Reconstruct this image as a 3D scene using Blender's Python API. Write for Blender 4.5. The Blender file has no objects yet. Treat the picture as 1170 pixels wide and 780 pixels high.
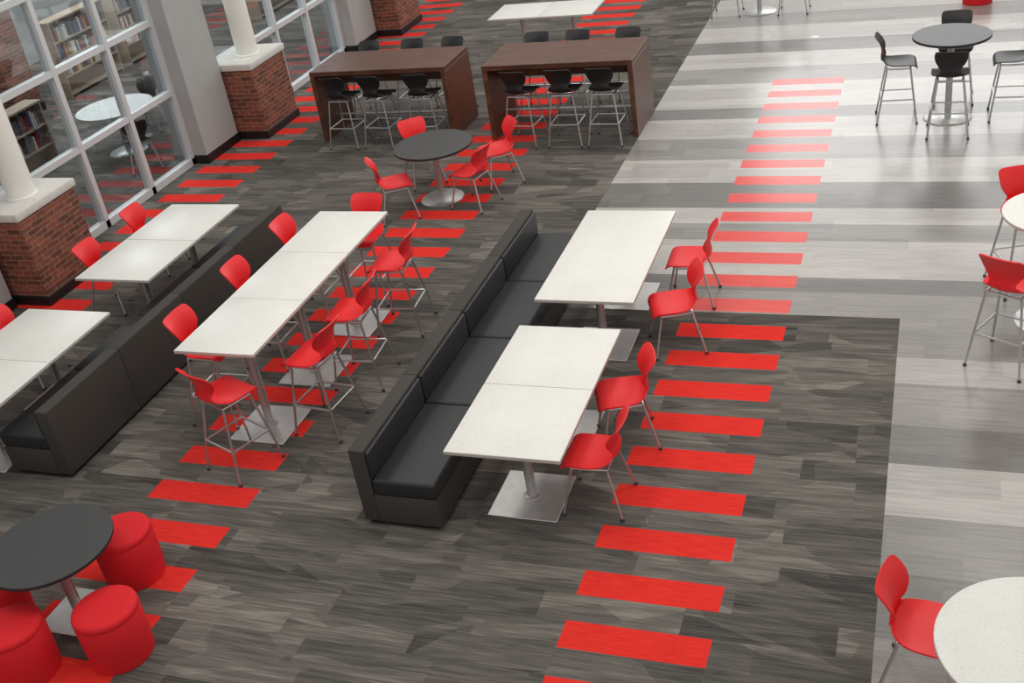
import bpy, bmesh, math, random
from mathutils import Vector, Matrix
random.seed(7)
scene=bpy.context.scene; col=scene.collection
scene.view_settings.view_transform='Standard'
R=math.radians

# ---------------------------------------------------------------- materials
class N:
    def __init__(s,name):
        s.m=bpy.data.materials.new(name); s.m.use_nodes=True; s.t=s.m.node_tree
        s.b=s.t.nodes['Principled BSDF']
    def n(s,ty,**k):
        x=s.t.nodes.new(ty)
        for a,v in k.items(): setattr(x,a,v)
        return x
    def l(s,a,b): s.t.links.new(a,b)
    def put(s,sock,v):
        if isinstance(v,(int,float)): sock.default_value=v
        elif isinstance(v,tuple): sock.default_value=v
        else: s.l(v,sock)
    def math(s,op,a,b=0.0,c=None):
        x=s.n('ShaderNodeMath',operation=op); s.put(x.inputs[0],a); s.put(x.inputs[1],b)
        if c is not None: s.put(x.inputs[2],c)
        return x.outputs[0]
    def vec(s,x,y,z=0.0):
        c=s.n('ShaderNodeCombineXYZ'); s.put(c.inputs[0],x); s.put(c.inputs[1],y); s.put(c.inputs[2],z); return c.outputs[0]
    def noise(s,v,scale=1.0,detail=2.0,rough=.5):
        x=s.n('ShaderNodeTexNoise'); s.l(v,x.inputs['Vector']); x.inputs['Scale'].default_value=scale
        x.inputs['Detail'].default_value=detail; x.inputs['Roughness'].default_value=rough; return x.outputs['Fac']
    def white(s,v):
        x=s.n('ShaderNodeTexWhiteNoise',noise_dimensions='3D'); s.l(v,x.inputs['Vector']); return x.outputs['Value']
    def ramp(s,f,stops,interp='LINEAR'):
        x=s.n('ShaderNodeValToRGB'); x.color_ramp.interpolation=interp; e=x.color_ramp.elements
        while len(e)>1: e.remove(e[-1])
        e[0].position=stops[0][0]; e[0].color=(*stops[0][1],1)
        for p,c in stops[1:]:
            q=e.new(p); q.color=(*c,1)
        s.l(f,x.inputs[0]); return x.outputs[0]
    def mix(s,f,a,b,mode='MIX'):
        x=s.n('ShaderNodeMix',data_type='RGBA',blend_type=mode)
        s.put(x.inputs[0],f); s.put(x.inputs[6],a); s.put(x.inputs[7],b); return x.outputs[2]
    def xyz(s):
        tc=s.n('ShaderNodeTexCoord'); sp=s.n('ShaderNodeSeparateXYZ'); s.l(tc.outputs['Object'],sp.inputs[0])
        s.obj=tc.outputs['Object']; return sp.outputs
    def bump(s,h,strength=.2,dist=.01):
        x=s.n('ShaderNodeBump'); x.inputs['Strength'].default_value=strength; x.inputs['Distance'].default_value=dist
        s.l(h,x.inputs['Height']); s.l(x.outputs[0],s.b.inputs['Normal'])

def srgb(r,g,b):
    return tuple(((c/255)/12.92 if c/255<=.04045 else ((c/255+.055)/1.055)**2.4) for c in (r,g,b))

def simple(name,c,rough=.5,metal=0.0,var=.12,scale=30,bump=0.0,spec=None):
    m=N(name); m.xyz(); f=m.noise(m.obj,scale,3)
    lo=tuple(x*(1-var) for x in c); hi=tuple(min(1,x*(1+var)) for x in c)
    m.l(m.ramp(f,[(.3,lo),(.7,hi)]),m.b.inputs['Base Color'])
    m.b.inputs['Roughness'].default_value=rough; m.b.inputs['Metallic'].default_value=metal
    if spec is not None: m.b.inputs['Specular IOR Level'].default_value=spec
    if bump: m.bump(f,bump,.004)
    return m.m

RED=srgb(238,42,46)
M={}
M['red']=simple('red_plastic',RED,.42,var=.03,scale=8,spec=.4)
M['redfab']=simple('red_upholstery',srgb(218,32,40),.75,var=.08,scale=90,bump=.08,spec=.3)
M['black']=simple('black_plastic',srgb(23,23,24),.45,var=.1)
M['chrome']=simple('chrome_tube',srgb(202,202,202),.28,.85,var=.03)
M['steel']=simple('brushed_steel',srgb(200,200,198),.38,.8,var=.06,scale=12)
M['glide']=simple('grey_glide',srgb(60,60,60),.6)
M['leather']=simple('black_leather',srgb(37,40,42),.5,var=.12,scale=25,bump=.08)
M['charcoal']=simple('charcoal_upholstery',srgb(68,64,60),.8,var=.12,scale=60,bump=.1,spec=.3)
M['darktop']=simple('charcoal_laminate',srgb(60,60,61),.45,var=.12,scale=120)
M['edge']=simple('table_edge',srgb(196,192,184),.5)
M['darkedge']=simple('dark_table_edge',srgb(40,40,40),.5)
M['white']=simple('window_frame_paint',srgb(205,207,208),.45,var=.02)
M['cover']=simple('white_plastic',srgb(235,235,232),.5,var=.02)
M['column']=simple('column_paint',srgb(236,234,226),.55,var=.02)
M['cap']=simple('stone_cap',srgb(214,211,205),.7,var=.06,scale=14)
M['wall']=simple('grey_wall_paint',srgb(172,173,171),.75,var=.03,scale=4)
M['baseb']=simple('black_baseboard',srgb(24,24,25),.5)
M['shelfwood']=simple('shelf_wood',srgb(168,150,130),.5,var=.1)

def tabletop_mat():
    m=N('speckled_white_laminate'); m.xyz()
    f=m.noise(m.obj,140,2); g=m.noise(m.obj,3,2)
    c=m.ramp(f,[(.3,srgb(206,205,199)),(.45,srgb(229,228,222)),(.7,srgb(237,236,231))])
    m.l(m.mix(.25,c,m.ramp(g,[(.3,srgb(215,214,209)),(.7,srgb(237,236,230))])),m.b.inputs['Base Color'])
    m.b.inputs['Roughness'].default_value=.38; return m.m
M['top']=tabletop_mat()

def wood_mat():
    m=N('brown_wood_veneer'); x,y,z=m.xyz()
    v=m.vec(m.math('MULTIPLY',x,1.5),m.math('MULTIPLY',y,22),m.math('MULTIPLY',z,2.5))
    f=m.noise(v,2,5,.6)
    m.l(m.ramp(f,[(.25,srgb(62,37,25)),(.5,srgb(90,56,39)),(.75,srgb(116,76,54))]),m.b.inputs['Base Color'])
    m.b.inputs['Roughness'].default_value=.45; return m.m
M['wood']=wood_mat()

def brick_mat():
    m=N('red_brick'); x,y,z=m.xyz()
    v=m.vec(m.math('ADD',x,y),z,0.0)
    b=m.n('ShaderNodeTexBrick'); m.l(v,b.inputs['Vector']); b.inputs['Scale'].default_value=1.0
    b.inputs['Brick Width'].default_value=.2; b.inputs['Row Height'].default_value=.066; b.inputs['Mortar Size'].default_value=.006
    b.inputs['Color1'].default_value=(*srgb(156,88,68),1); b.inputs['Color2'].default_value=(*srgb(98,57,47),1); b.inputs['Mortar'].default_value=(*srgb(146,124,108),1)
    f=m.noise(m.obj,16,4)
    m.l(m.mix(.75,b.outputs[0],m.ramp(f,[(.3,(.58,.57,.57)),(.7,(1.25,1.2,1.16))]),'MULTIPLY'),m.b.inputs['Base Color'])
    m.b.inputs['Roughness'].default_value=.85
    inv=m.math('SUBTRACT',1.0,b.outputs['Fac']); m.bump(inv,.4,.005); return m.m
M['brick']=brick_mat()

def strip_mask(m,x,y):
    xm=m.math('FLOORED_MODULO',m.math('ADD',x,8.0),4.0)
    a=m.math('LESS_THAN',xm,1.0)
    a=m.math('MULTIPLY',a,m.math('LESS_THAN',x,1.5)); a=m.math('MULTIPLY',a,m.math('GREATER_THAN',x,-8.1))
    ym=m.math('FLOORED_MODULO',m.math('ADD',y,.125),.5)
    a=m.math('MULTIPLY',a,m.math('LESS_THAN',ym,.25))
    far=m.math('MULTIPLY',m.math('GREATER_THAN',x,-.5),m.math('GREATER_THAN',y,11.2))
    return m.math('MULTIPLY',a,m.math('SUBTRACT',1.0,far))

def carpet_mat(strips=True):
    m=N('plank_carpet' if strips else 'library_carpet'); x,y,z=m.xyz()
    r=m.math('FLOOR',m.math('DIVIDE',m.math('ADD',y,.125),.25))
    off=m.white(m.vec(r,3.3,1.1))
    c=m.math('FLOOR',m.math('ADD',x,off))
    pl=m.white(m.vec(r,c,7.7))
    pl2=m.white(m.vec(r,c,2.2))
    s1=m.noise(m.vec(m.math('MULTIPLY',x,3.0),m.math('MULTIPLY',y,75),m.math('MULTIPLY',pl,9.0)),1.0,3,.6)
    s2=m.noise(m.vec(m.math('MULTIPLY',x,1.5),m.math('MULTIPLY',y,20),m.math('MULTIPLY',pl2,5.0)),1.0,2)
    # slanted wedges that shift with each plank
    sk=m.math('ADD',m.math('MULTIPLY',x,1.0),m.math('MULTIPLY',y,m.math('MULTIPLY',m.math('SUBTRACT',pl2,.5),6.0)))
    vo=m.n('ShaderNodeTexVoronoi'); m.l(m.vec(sk,m.math('MULTIPLY',y,2.4),m.math('MULTIPLY',r,.35)),vo.inputs['Vector']); vo.inputs['Scale'].default_value=1.7
    wv=m.n('ShaderNodeSeparateColor'); m.l(vo.outputs['Color'],wv.inputs[0])
    v=m.math('MULTIPLY',s1,.58)
    v=m.math('ADD',v,m.math('MULTIPLY',s2,.38)); v=m.math('ADD',v,m.math('MULTIPLY',pl,.17)); v=m.math('ADD',v,m.math('MULTIPLY',wv.outputs[0],.22))
    v=m.math('SUBTRACT',v,.18)
    colr=m.ramp(v,[(.22,srgb(60,58,56)),(.40,srgb(84,81,77)),(.58,srgb(109,104,98)),(.80,srgb(146,140,131))])
    fine=m.noise(m.obj,260,2)
    colr=m.mix(.4,colr,m.ramp(fine,[(.3,(.65,.65,.65)),(.7,(1.3,1.3,1.3))]),'MULTIPLY')
    if strips:
        rn=m.noise(m.vec(m.math('MULTIPLY',x,6),m.math('MULTIPLY',y,120)),1.0,2)
        rc=m.ramp(rn,[(.3,srgb(212,42,38)),(.7,srgb(236,60,50))])
        colr=m.mix(strip_mask(m,x,y),colr,rc)
    m.l(colr,m.b.inputs['Base Color'])
    m.b.inputs['Roughness'].default_value=.95; m.b.inputs['Specular IOR Level'].default_value=.15
    m.bump(fine,.25,.003)
    return m.m
M['carpet']=carpet_mat(); M['libcarpet']=carpet_mat(False)

def tile_mat():
    m=N('banded_plank_tile'); x,y,z=m.xyz()
    Lt,Mi,Dk=srgb(184,180,175),srgb(145,141,137),srgb(122,119,116)
    bands=[(-7,Mi),(-5.2,Lt),(-4.5,Dk),(-3.4,Lt),(-2.7,Mi),(-1.8,Lt),(-.6,Mi),(.3,Dk),(.9,Mi),(1.45,Lt),(2.14,Dk),(2.65,Mi),(3.2,Lt),(3.67,Mi),(4.7,Dk),(5.06,Lt),(5.9,Mi),(6.32,Lt),(6.66,Dk),(7.35,Lt),(8.08,Mi),(8.8,Lt),(9.5,Dk),(9.95,Lt),(10.9,Mi),(11.7,Lt),(12.4,Dk),(13.0,Lt),(13.8,Mi),(14.5,Lt),(15.5,Dk)]
    f=m.math('DIVIDE',m.math('ADD',y,8.0),26.0)
    c=m.ramp(f,[((b+8)/26,k) for b,k in bands],'CONSTANT')
    r=m.math('FLOOR',m.math('DIVIDE',y,.23)); off=m.white(m.vec(r,1.7,4.1))
    cc=m.math('FLOOR',m.math('DIVIDE',m.math('ADD',x,m.math('MULTIPLY',off,1.2)),1.22))
    pl=m.white(m.vec(r,cc,5.0))
    gr=m.noise(m.vec(m.math('MULTIPLY',x,2.4),m.math('MULTIPLY',y,40),m.math('MULTIPLY',pl,7.0)),1.0,5,.65)
    c=m.mix(.8,c,m.ramp(pl,[(0,(.82,.82,.82)),(1,(1.10,1.10,1.10))]),'MULTIPLY')
    c=m.mix(.9,c,m.ramp(gr,[(.25,(.70,.70,.70)),(.7,(1.15,1.15,1.15))]),'MULTIPLY')
    c=m.mix(strip_mask(m,x,y),c,m.ramp(gr,[(.3,srgb(214,52,44)),(.7,srgb(234,76,64))]))
    m.l(c,m.b.inputs['Base Color']); m.b.inputs['Roughness'].default_value=.25
    m.b.inputs['Specular IOR Level'].default_value=.5
    m.bump(gr,.08,.002)
    return m.m
M['tile']=tile_mat()

def glass_mat():
    m=N('window_glass'); t=m.t
    tr=m.n('ShaderNodeBsdfTransparent'); tr.inputs[0].default_value=(.84,.88,.90,1)
    gl=m.n('ShaderNodeBsdfGlossy'); gl.inputs['Roughness'].default_value=.03
    mx=m.n('ShaderNodeMixShader'); mx.inputs[0].default_value=.17
    m.l(tr.outputs[0],mx.inputs[1]); m.l(gl.outputs[0],mx.inputs[2]); m.l(mx.outputs[0],t.nodes['Material Output'].inputs[0])
    return m.m
M['glass']=glass_mat()

# ---------------------------------------------------------------- mesh helpers
def box(bm,x0,x1,y0,y1,z0,z1,bev=0,seg=2):
    r=bmesh.ops.create_cube(bm,size=1); vs=r['verts']
    bmesh.ops.scale(bm,vec=(x1-x0,y1-y0,z1-z0),verts=vs); bmesh.ops.translate(bm,vec=((x0+x1)/2,(y0+y1)/2,(z0+z1)/2),verts=vs)
    if bev:
        es=list({e for v in vs for e in v.link_edges})
        bmesh.ops.bevel(bm,geom=es,offset=bev,segments=seg,affect='EDGES',profile=.5)
def path_tube(bm,pts,r,seg=8):
    pts=[Vector(p) for p in pts]; rings=[]
    for i,p in enumerate(pts):
        d=(pts[min(i+1,len(pts)-1)]-pts[max(i-1,0)]).normalized()
        a=Vector((0,0,1)) if abs(d.z)<.9 else Vector((1,0,0))
        u=d.cross(a).normalized(); w=d.cross(u)
        rings.append([bm.verts.new(p+(u*math.cos(2*math.pi*k/seg)+w*math.sin(2*math.pi*k/seg))*r) for k in range(seg)])
    for a,b in zip(rings,rings[1:]):
        for k in range(seg): bm.faces.new((a[k],a[(k+1)%seg],b[(k+1)%seg],b[k]))
    bm.faces.new(rings[0][::-1]); bm.faces.new(rings[-1])
def lathe(bm,prof,seg=32,cx=0,cy=0):
    rings=[]
    for r,z in prof:
        rings.append([bm.verts.new((cx+r*math.cos(2*math.pi*k/seg),cy+r*math.sin(2*math.pi*k/seg),z)) for k in range(seg)])
    for a,b in zip(rings,rings[1:]):
        for k in range(seg): bm.faces.new((a[k],a[(k+1)%seg],b[(k+1)%seg],b[k]))
    bm.faces.new(rings[0][::-1]); bm.faces.new(rings[-1])
def finish(bm,name,mats,smooth):
    bmesh.ops.recalc_face_normals(bm,faces=bm.faces)
    me=bpy.data.meshes.new(name); bm.to_mesh(me); bm.free()
    for k in (mats if isinstance(mats,(list,tuple)) else [mats]): me.materials.append(M[k])
    if smooth:
        for p in me.polygons: p.use_smooth=True
        try: me.set_sharp_from_angle(angle=R(40))
        except Exception: pass
    return me
def obj(name,bm,mats,parent=None,smooth=True):
    o=bpy.data.objects.new(name,finish(bm,name,mats,smooth)); col.objects.link(o); o.parent=parent; return o
def thing(name,label,cat,loc=(0,0,0),rz=0,group=None):
    o=bpy.data.objects.new(name,None); o.empty_display_size=.1; col.objects.link(o); o.location=loc; o.rotation_euler=(0,0,rz)
    return tag(o,label,cat,group)
def tag(o,label,cat,group=None):
    o['label']=label; o['category']=cat
    if group: o['group']=group
    return o
def struct(o): o['kind']='structure'; return o
def copy_tree(o,parent=None):
    c=o.copy(); col.objects.link(c)
    if parent is not None: c.parent=parent
    for ch in list(o.children): copy_tree(ch,c)
    return c
def place(proto,used,loc,rz,label,group):
    o=proto if not used else copy_tree(proto)
    o.location=loc; o.rotation_euler=(0,0,rz); o['label']=label; o['group']=group
    return o

# ---------------------------------------------------------------- chairs
def interp(tab,t):
    n=len(tab)-1; f=t*n; i=min(int(f),n-1); f-=i
    g=lambda k: tab[max(0,min(n,k))]
    p0,p1,p2,p3=g(i-1),g(i),g(i+1),g(i+2); out=[]
    for a,b,c,d in zip(p0,p1,p2,p3):
        out.append(.5*(2*b+(c-a)*f+(2*a-5*b+4*c-d)*f*f+(3*b-a-3*c+d)*f**3))
    return out
# y (front +), z above seat height, half width, cup
PROF=[(.222,-.044,.165,.0),(.212,-.016,.198,.0),(.172,.0,.210,.008),(.09,-.008,.217,.018),(.0,-.016,.217,.026),(-.09,-.012,.202,.028),
(-.153,.009,.162,.030),(-.188,.050,.120,.028),(-.192,.096,.110,.024),(-.186,.142,.130,.028),(-.190,.188,.160,.034),(-.204,.238,.178,.034),(-.227,.292,.184,.028),(-.253,.334,.181,.020),(-.265,.351,.170,.016),(-.272,.360,.146,.012)]
def shell_part(name,mat,h,t0,t1,rows,parent):
    bm=bmesh.new(); C=14; grid=[]
    for i in range(rows+1):
        y,z,w,c=interp(PROF,t0+(t1-t0)*i/rows)
        k=min(1,max(0,(z-.02)/.1))
        row=[]
        for j in range(C+1):
            s=-1+2*j/C
            row.append(bm.verts.new((w*s,y+k*c*s*s*1.3,h+z+(1-k)*c*s*s)))
        grid.append(row)
    for i in range(rows):
        for j in range(C):
            bm.faces.new((grid[i][j],grid[i][j+1],grid[i+1][j+1],grid[i+1][j]))
    bmesh.ops.recalc_face_normals(bm,faces=bm.faces)
    bmesh.ops.solidify(bm,geom=list(bm.faces),thickness=.012)
    return obj(name,bm,mat,parent)
SPL=7/15
def make_chair(name,cat,h,mat):
    t=thing(name,'chair',cat)
    shell_part('seat',mat,h,0,SPL,14,t)
    shell_part('backrest',mat,h,SPL,1.0,24,t)
    zu=h-.04
    bm=bmesh.new()
    for s in (-1,1): path_tube(bm,[(s*.15,.15,zu),(s*.145,0,zu-.004),(s*.14,-.13,zu)],.011)
    path_tube(bm,[(-.15,.15,zu),(.15,.15,zu)],.011); path_tube(bm,[(-.14,-.13,zu),(.14,-.13,zu)],.011)
    obj('seat_frame',bm,'chrome',t)
    ft=.225 if h<.6 else .235
    for sx in (-1,1):
        for sy in (1,-1):
            bm=bmesh.new()
            a=Vector((sx*.15,.15 if sy>0 else -.13,zu)); b=Vector((sx*ft,sy*(ft+.005),.012))
            path_tube(bm,[a,a.lerp(b,.06)+Vector((0,0,-.008)),a.lerp(b,.5),b],.0112)
            lg=obj('leg',bm,'chrome',t)
            bm=bmesh.new(); lathe(bm,[(.013,0),(.016,.002),(.016,.02),(.012,.026)],10,b.x,b.y); obj('glide',bm,'glide',lg)
    if h>.6:
        bm=bmesh.new(); f=(h-.05-.30)/(h-.05)
        P={}
        for sx in (-1,1):
            for sy in (1,-1):
                a=Vector((sx*.15,.15 if sy>0 else -.13,zu)); b=Vector((sx*ft,sy*(ft+.005),.012)); P[sx,sy]=a.lerp(b,f)
        path_tube(bm,[P[-1,1],P[1,1]],.010); path_tube(bm,[P[-1,-1],P[1,-1]],.010)
        path_tube(bm,[P[-1,1],P[-1,-1]],.010); path_tube(bm,[P[1,1],P[1,-1]],.010)
        obj('footrest',bm,'chrome',t)
    return t
PRO={'low':(make_chair('cafe_chair','chair',.45,'red'),[]),'tall':(make_chair('counter_stool','stool',.74,'red'),[]),
     'black':(make_chair('counter_stool','stool',.74,'black'),[]),'lowblack':(make_chair('cafe_chair','chair',.45,'black'),[])}
def chair(kind,x,y,ang,label,group):
    p,u=PRO[kind]; place(p,bool(u),(x,y,0),R(ang-90),label,group); u.append(1)
G='red chairs beside the tables along the middle bench'
chair('low',-.09,1.41,180,'red plastic chair nearest the camera beside the seamed table at the middle bench',G)
chair('low',-.06,2.23,201,'red plastic chair turned slightly, at the far half of the seamed middle table',G)
chair('low',.06,3.72,200,'red plastic chair at the near half of the unseamed middle table',G)
chair('low',.04,4.62,182,'red plastic chair at the far end of the unseamed middle table',G)
chair('low',2.30,.01,-12,'red plastic chair at the round white table in the lower right corner','single red chair at round white table')
G='red stools around the long white counter table'
chair('tall',-3.33,1.44,68,'red counter stool at the near end of the long white table',G)
for y,w in ((2.10,'nearest'),(2.88,'second of three'),(3.86,'farthest')):
    chair('tall',-2.80,y,180+(-6 if w=='nearest' else 5),'red counter stool on the right side of the long white table, '+w,G)
for y,w in ((2.14,'nearest'),(3.12,'second of three'),(4.09,'farthest')):
    chair('tall',-3.93,y,0,'red counter stool between long white table and left bench, '+w,G)
chair('tall',-3.42,4.47,-90,'red counter stool at the far end of the long white table',G)
G='red chairs by the windows'
chair('low',-6.58,4.97,0,'red plastic chair by the windows at the far half of the white table',G)
chair('low',-6.55,4.03,0,'red plastic chair by the windows next to the brick pier',G)
chair('low',-6.50,2.50,4,'red plastic chair cut off by the left edge, in front of brick pier',G)
G='red chairs around the round black cafe table'
chair('low',-4.10,7.52,-50,'red chair behind the round black table, seen over its far left rim',G)
chair('low',-4.02,6.45,32,'red chair left of the round black table, nearest the long table',G)
chair('low',-3.10,6.80,165,'red chair right of the round black table, nearest the camera',G)
chair('low',-3.00,7.50,218,'red chair at far right of the round black table, nearest the wooden tables',G)
G='red stools around the tall round white table at right'
chair('tall',2.87,3.70,62,'red counter stool on the camera side of tall white round table at right edge',G)
chair('tall',3.04,5.05,-70,'red counter stool behind the tall white round table at right edge',G)
G='black stools around the tall wooden tables'
for xs,tn in (((-5.88,-5.30,-4.58),'left'),((-3.09,-2.47,-1.90),'right')):
    for x,w in zip(xs,('left','middle','right')):
        chair('black',x,8.92 if tn=='left' else 8.86,90+random.uniform(-6,6),'black counter stool at near side of the %s wooden table, %s of three'%(tn,w),G)
for xs,tn in (((-6.05,-5.30,-4.65),'left'),((-3.29,-2.68,-1.93),'right')):
    for x,w in zip(xs,('left','middle','right')):
        chair('black',x,10.14,-90+random.uniform(-6,6),'black counter stool behind the %s wooden table, %s of three'%(tn,w),G)
G='black stools around the tall round dark table'
chair('black',1.76,9.45,4,'black counter stool left of the tall round dark table on pale tile',G)
chair('black',2.38,8.93,90,'black counter stool on the near side of the tall round dark table',G)
chair('black',2.44,10.08,-90,'black counter stool on the far side of the tall round dark table',G)
chair('black',3.10,9.45,180,'black counter stool right of the tall round dark table at photo edge',G)
G='black stools at the farthest round table'
chair('black',-1.25,14.7,0,'black counter stool left of the farthest round table at top edge',G)
chair('black',-.10,14.62,180,'black counter stool right of the farthest round table at top edge',G)
G='dark chairs in the library'
chair('lowblack',-10.0,9.75,-80,'black chair behind the round white library table beyond the window',G)
chair('lowblack',-9.0,8.1,130,'black chair in front of round white library table beyond the window',G)

# ---------------------------------------------------------------- tables
def pedestal(t,cx,cy,H,plate=.57,square=True):
    bm=bmesh.new()
    if square: box(bm,cx-plate/2,cx+plate/2,cy-plate/2,cy+plate/2,0,.012,.004,1)
    else: lathe(bm,[(plate/2,0),(plate/2,.008),(plate/2-.01,.016),(.06,.026)],40,cx,cy)
    obj('base_plate',bm,'steel',t)
    bm=bmesh.new(); lathe(bm,[(.07,.012),(.068,.02),(.04,.028),(.04,H-.05)],20,cx,cy); obj('pole',bm,'steel',t)
    bm=bmesh.new(); box(bm,cx-.2,cx+.2,cy-.03,cy+.03,H-.055,H-.032); box(bm,cx-.03,cx+.03,cy-.2,cy+.2,H-.055,H-.032); obj('mounting_bracket',bm,'glide',t,False)
def rect_table(name,x0,x1,y0,y1,H,label,group,peds=1):
    cx,cy=(x0+x1)/2,(y0+y1)/2; w,d=(x1-x0)/2,(y1-y0)/2
    t=thing(name,label,'table',(cx,cy,0),0,group)
    bm=bmesh.new(); box(bm,-w,w,-d,d,H-.032,H,.004,2)
    o=obj('tabletop',bm,['top','edge'],t)
    for p in o.data.polygons:
        if abs(p.normal.z)<.6: p.material_index=1
    if peds==1: pedestal(t,0,0,H)
    else:
        for s in (-1,1): pedestal(t,0,s*d*.5,H)
    return t
G='white square tables along the middle bench'
rect_table('pedestal_table',-1.095,-.185,.915,1.832,.74,'white square pedestal table nearest the camera along the middle bench',G)
rect_table('pedestal_table',-1.095,-.185,1.836,2.75,.74,'white square pedestal table pushed against the nearest one at middle bench',G)
rect_table('pedestal_table',-1.105,-.185,3.205,5.08,.74,'long seamless white table on two pedestals at far half of middle bench','long white table at middle bench',2)
G='white square tables between windows and left bench'
rect_table('pedestal_table',-6.37,-5.42,3.33,4.265,.74,'white square table beside brick pier, near one of the window pair',G)
rect_table('pedestal_table',-6.37,-5.42,4.27,5.21,.74,'white square table nearest the windows, far one of the window pair',G)
rect_table('pedestal_table',-6.45,-5.42,1.74,2.675,.74,'white square table at left edge, in front of the brick pier',G)
rect_table('pedestal_table',-6.45,-5.42,.80,1.736,.74,'white square table cut off by left edge, beside near end of left bench',G)
G='white counter height tables joined in a row'
for i,w in enumerate(('nearest','middle','farthest')):
    rect_table('counter_table',-3.80,-3.01,1.56+.927*i,1.56+.927*i+.924,1.07,'white counter height table, %s of three joined in a long row'%w,G)
G='white square tables behind the wooden tables'
rect_table('pedestal_table',-4.88,-3.98,12.5,13.4,.74,'white square table behind the wooden tables, left one of the pair',G)
rect_table('pedestal_table',-3.976,-3.06,12.5,13.4,.74,'white square table behind the wooden tables, right one of the pair',G)
def round_table(name,x,y,r,H,mat,emat,label,base,square=False):
    t=thing(name,label,'table',(x,y,0))
    bm=bmesh.new(); lathe(bm,[(r-.004,H-.032),(r,H-.028),(r,H-.004),(r-.004,H)],64)
    o=obj('tabletop',bm,[mat,emat],t)
    for p in o.data.polygons:
        if abs(p.normal.z)<.6: p.material_index=1
    pedestal(t,0,0,H,base,square)
round_table('round_cafe_table',-3.65,7.0,.5,.74,'darktop','darkedge','round black cafe table with red chairs in front of the wooden tables',.56)
round_table('round_counter_table',2.38,9.43,.46,1.07,'darktop','darkedge','tall round dark table with black stools on the pale tile',.58)
round_table('round_counter_table',-.70,14.72,.46,1.07,'darktop','darkedge','farthest round table at top edge, only its base showing',.58)
round_table('round_counter_table',3.25,4.4,.46,1.07,'top','edge','tall round white table at right edge between red stools',.58)
round_table('round_cafe_table',2.86,-.30,.53,.74,'top','edge','round white table in the lower right corner beside one red chair',.6)
round_table('round_cafe_table',-3.68,-.46,.46,.68,'darktop','darkedge','round black table among red cylinder poufs in the lower left corner',.46,True)
round_table('round_library_table',-9.85,8.8,.6,.74,'top','edge','round white library table seen through the left window',.6)

def wood_table(x0,x1,y0,y1,H,label):
    cx,cy=(x0+x1)/2,(y0+y1)/2; w,d=(x1-x0)/2,(y1-y0)/2
    t=thing('communal_table',label,'table',(cx,cy,0),0,'tall brown wooden communal tables')
    bm=bmesh.new(); box(bm,-w,w,-d,d,H-.07,H,.004,1); obj('tabletop',bm,'wood',t,False)
    for s in (-1,1):
        bm=bmesh.new(); box(bm,s*w-(.07 if s>0 else 0),s*w+(.07 if s<0 else 0),-d,d,0,H-.0705,.004,1); obj('end_panel',bm,'wood',t,False)
    bm=bmesh.new(); box(bm,-w+.0705,w-.0705,-.02,.02,H-.32,H-.0705); obj('modesty_panel',bm,'wood',t,False)
    bm=bmesh.new(); path_tube(bm,[(-w+.07,0,.26),(w-.07,0,.26)],.02); obj('foot_rail',bm,'steel',t)
wood_table(-6.40,-4.24,9.03,9.98,1.07,'tall brown wooden communal table with solid end panels, nearer the windows')
wood_table(-3.66,-1.53,8.97,9.98,1.07,'tall brown wooden communal table with solid end panels, beside the pale tile')

# ---------------------------------------------------------------- benches
def bench(x_back,sgn,y0,y1,label,units=4):
    # back plane at local x=0, seat towards +x*sgn
    t=thing('banquette_bench',label,'bench',(x_back,y0,0),0,'black upholstered benches'); Ln=y1-y0; u=Ln/units
    sx=lambda a,b:(min(sgn*a,sgn*b),max(sgn*a,sgn*b))
    bm=bmesh.new(); a,b=sx(.03,.62); box(bm,a,b,.03,Ln-.03,.0,.04); obj('plinth',bm,'baseb',t,False)
    bm=bmesh.new(); a,b=sx(.1325,.66); box(bm,a,b,0,Ln,.0405,.30,.008,2); obj('base',bm,'charcoal',t)
    for k in range(units):
        bm=bmesh.new(); a,b=sx(.135,.672); box(bm,a,b,k*u+.003,(k+1)*u-.003,.301,.45,.03,4); obj('seat_cushion',bm,'leather',t)
        bm=bmesh.new()
        a,b=sx(0,.132); box(bm,a,b,k*u+.0015,(k+1)*u-.0015,.0405,.72,.010,3)
        obj('back_panel',bm,'charcoal',t)
        bm=bmesh.new(); a,b=sx(.1325,.165); box(bm,a,b,k*u+.012,(k+1)*u-.012,.4505,.70,.015,3); obj('back_cushion',bm,'leather',t)
bench(-1.87,1,.85,5.15,'long black upholstered bench in the middle, facing the white tables at right')
bench(-4.88,-1,1.0,5.25,'long black upholstered bench at left, its back turned to the long counter table')

# ---------------------------------------------------------------- poufs
def make_pouf():
    t=thing('pouf_stool','pouf','stool')
    bm=bmesh.new(); lathe(bm,[(.2,0),(.222,.004),(.226,.02),(.231,.2),(.233,.393),(.230,.397)],48); obj('body',bm,'redfab',t)
    bm=bmesh.new(); lathe(bm,[(.230,.3975),(.233,.402),(.233,.420),(.228,.436),(.216,.446),(.196,.451),(.12,.454)],48); obj('seat_pad',bm,'redfab',t)
    return t
pf=make_pouf()
for i,(x,y,l) in enumerate([(-3.48,.0,'red cylinder pouf on the far side of the round black table'),(-3.07,-.75,'red cylinder pouf right of the black table, nearest the camera edge'),
    (-3.68,-1.04,'red cylinder pouf in the lower left corner, in front of the black table'),(-4.16,-.70,'red cylinder pouf left of the black table, mostly hidden under its rim')]):
    place(pf,i>0,(x,y,0),0,l,'red poufs around the round black table')
place(pf,True,(2.8,14.55,0),0,'small red pouf at the top edge of the photo, on pale tile','single far red pouf')

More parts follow.
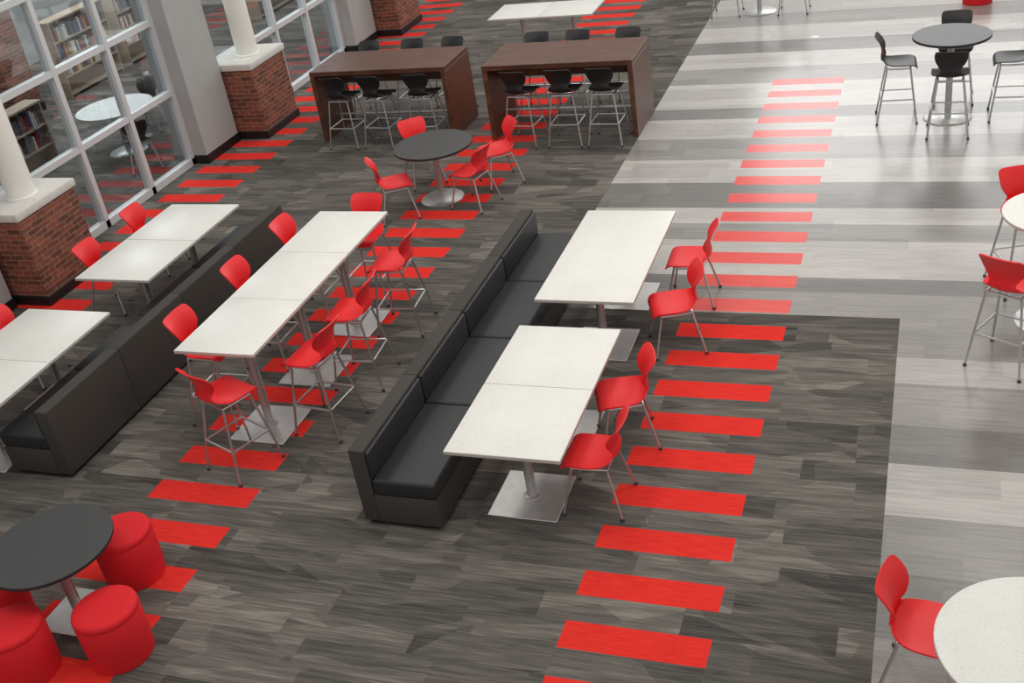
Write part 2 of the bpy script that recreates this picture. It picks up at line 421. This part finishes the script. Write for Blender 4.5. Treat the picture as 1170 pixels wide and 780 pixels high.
bm=bmesh.new(); lathe(bm,[(.07,0.0),(.07,.003),(.06,.006)],24); o=obj('floor_outlet',bm,'cover'); o.location=(.39,13.1,0)
tag(o,'small round white floor outlet cover set in the pale tile','outlet')

# ---------------------------------------------------------------- brick piers with columns
def pier(cx,cy,label,group='brick piers with white columns'):
    hx,hy=.43,.5
    t=thing('column_pier',label,'column',(cx,cy,0),0,group)
    bm=bmesh.new(); box(bm,-hx-.02,hx+.02,-hy-.02,hy+.02,0,.12,.006,1); obj('plinth',bm,'baseb',t,False)
    bm=bmesh.new(); box(bm,-hx,hx,-hy,hy,.1205,1.09); obj('brick_base',bm,'brick',t,False)
    bm=bmesh.new(); box(bm,-hx-.03,hx+.03,-hy-.03,hy+.03,1.0905,1.19,.012,2); obj('cap',bm,'cap',t)
    bm=bmesh.new(); lathe(bm,[(.185,1.191),(.185,1.21),(.168,1.22),(.165,2.5),(.155,4.6)],40,.12,0); obj('shaft',bm,'column',t)
pier(-7.95,4.47,'red brick pier with pale cap and white round column, nearest the camera')
pier(-7.92,9.72,'red brick pier with white round column, beside the left wooden table')
pier(-7.92,14.99,'red brick pier with white round column, farthest away at top of photo')
t=thing('brick_pillar','red brick pillar inside the library, seen through the window','pillar',(-13.6,10.6,0))
bm=bmesh.new(); box(bm,-.35,.35,-.35,.35,0,.15); obj('plinth',bm,'baseb',t,False)
bm=bmesh.new(); box(bm,-.33,.33,-.33,.33,.1505,4.3); obj('shaft',bm,'brick',t,False)

# ---------------------------------------------------------------- setting
bm=bmesh.new()
def quad(x0,x1,y0,y1,mi):
    f=bm.faces.new([bm.verts.new((x,y,0)) for x,y in ((x0,y0),(x1,y0),(x1,y1),(x0,y1))]); f.material_index=mi
X0,X1,XW,Y0,Y1=-1.53,2.0,-8.3,-6.5,18
quad(XW,X0,Y0,Y1,0); quad(X0,X1,Y0,4.35,0); quad(X0,X1,4.35,Y1,1); quad(X1,10,Y0,Y1,1); quad(-16,XW,Y0,22,2)
o=obj('floor',bm,['carpet','tile','libcarpet'],None,False); struct(o)
wp=-8.27
bays=[(-1.3,2.98),(3.88,8.25),(9.15,13.52),(14.42,18.0)]
bm=bmesh.new()
prev=-6.5
for a,b in bays:
    box(bm,-8.5,-7.98,prev,a,0,4.6); prev=b
box(bm,-8.5,-8.05,-6.5,18,4.05,4.6)
o=obj('wall_left',bm,'wall',None,False); struct(o)
bm=bmesh.new(); prev=-6.5
for a,b in bays:
    box(bm,-7.98,-7.965,prev-.015,a+.015,0,.13); box(bm,-8.2,-7.965,a,a+.015,0,.13); prev=b
    box(bm,-8.2,-7.965,b-.015,b,0,.13)
o=obj('baseboard_left',bm,'baseb',None,False); struct(o)
for i,(a,b) in enumerate(bays):
    w=bpy.data.objects.new('window_%d'%(i+1),None); col.objects.link(w); struct(w)
    bm=bmesh.new(); n=4; st=(b-a)/n
    box(bm,wp-.06,wp+.06,a,b,0,.1)
    for z in (1.13,2.15,3.1,4.02): box(bm,wp-.055,wp+.055,a,b,z-.04,z+.04)
    for k in range(n+1):
        y=a+k*st; y=min(max(y,a+.04),b-.04)
        box(bm,wp-.06,wp+.06,y-.04,y+.04,0.0,4.05)
    obj('window_frame',bm,'white',w,False)
    bm=bmesh.new(); box(bm,wp-.004,wp+.004,a+.01,b-.01,.05,4.04); obj('pane',bm,'glass',w,False)
bm=bmesh.new(); box(bm,-16.2,-16,-6.5,22,0,4.6); o=obj('wall_back',bm,'wall',None,False); struct(o)

# ---------------------------------------------------------------- library shelves and books
bookcols=[(srgb(222,214,198),'cream'),(srgb(60,80,130),'blue'),(srgb(150,50,44),'red'),(srgb(110,110,110),'grey'),(srgb(190,150,60),'yellow'),(srgb(225,225,225),'white')]
bmesh_books=[]
for i,(c,nm) in enumerate(bookcols):
    k='book_'+nm; M[k]=simple(k,c,.6)
    bm=bmesh.new(); box(bm,-.09,.09,-.018,.018,0,.25,.003,1); bmesh_books.append((finish(bm,'book',k,False),nm))
def bookcase(x,y,Ln,H,label):
    t=thing('bookcase',label,'bookcase',(x,y,0),0,'library bookcases'); D=.15
    bm=bmesh.new(); box(bm,-D,-D+.02,-Ln/2,Ln/2,.0,H); obj('back_panel',bm,'shelfwood',t,False)
    for s in (-1,1):
        bm=bmesh.new(); box(bm,-D+.0205,D,s*Ln/2-.015,s*Ln/2+.015,0,H); obj('side_panel',bm,'shelfwood',t,False)
    z=.08; lv=[]
    while z<H-.2:
        bm=bmesh.new(); box(bm,-D+.0205,D,-Ln/2+.0155,Ln/2-.0155,z-.025,z); obj('shelf',bm,'shelfwood',t,False); lv.append(z); z+=.32
    bm=bmesh.new(); box(bm,-D-.01,D+.01,-Ln/2-.03,Ln/2+.03,H+.0005,H+.03); obj('top',bm,'shelfwood',t,False)
    for z in lv[1:]:
        yy=-Ln/2+.08
        while yy<Ln/2-.08:
            me,nm=random.choice(bmesh_books)
            b=bpy.data.objects.new('book',me); col.objects.link(b); b.location=(x+.02,y+yy,z+.0005); b.scale=(1,random.uniform(.8,1.3),random.uniform(.75,1.05))
            tag(b,'%s book on the low wooden library shelf behind the window'%nm,'book','%s books on the library shelves'%nm)
            yy+=.05 if random.random()<.85 else .16
bookcase(-13.2,12.3,1.6,1.4,'wooden library bookcase behind the tall left window, right of the brick pillar')
bookcase(-13.2,14.2,1.6,1.4,'wooden library bookcase behind the tall left window, farthest from the brick pillar')
bookcase(-10.9,7.6,1.3,1.05,'low wooden library bookcase seen through leftmost window panes')
bookcase(-11.8,17.2,1.8,1.4,'wooden library bookcase seen through the second window at the top')

# ---------------------------------------------------------------- light
w=bpy.data.worlds.new('World'); scene.world=w; w.use_nodes=True
w.node_tree.nodes['Background'].inputs[0].default_value=(1,.985,.96,1); w.node_tree.nodes['Background'].inputs[1].default_value=.6
def area(x,y,z,sx,sy,p,rx=0,c=(1,.955,.89)):
    l=bpy.data.lights.new('ceiling_or_added_light','AREA'); l.shape='RECTANGLE'; l.size=sx; l.size_y=sy; l.energy=p; l.color=c
    o=bpy.data.objects.new('ceiling_or_added_light',l); o.location=(x,y,z); o.rotation_euler=(rx,0,0); col.objects.link(o)
for x in (-5.5,-1,3.5):
    for y in (0,5,10,15): area(x,y,8.0,1.5,1.5,16 if (x>3 and y<2) else 54)
area(1.0,2.8,6.8,.9,.9,50)
W=(.94,.98,1)
area(-10.5,9,4.3,1.5,1.5,125,0,W); area(-13,12,4.3,1.5,1.5,170,0,W); area(-11,17,4.3,1.5,1.5,150,0,W)  # added lamps that brighten the library behind the glass
area(2,23,5.5,8,3.5,360,R(-80),(1,1,1))  # upright light added for an unseen far window, makes the sheen on the tile

# ---------------------------------------------------------------- camera
cd=bpy.data.cameras.new('camera'); cam=bpy.data.objects.new('camera',cd); col.objects.link(cam)
cd.sensor_width=36; cd.lens=1278/1170*36
m=Matrix.Rotation(R(23.44),3,'Z')@Matrix.Rotation(R(59.79),3,'X')@Matrix.Rotation(R(-9.63),3,'Z')
cam.matrix_world=Matrix.Translation((2.20,-5.07,5.53))@m.to_4x4()
scene.camera=cam
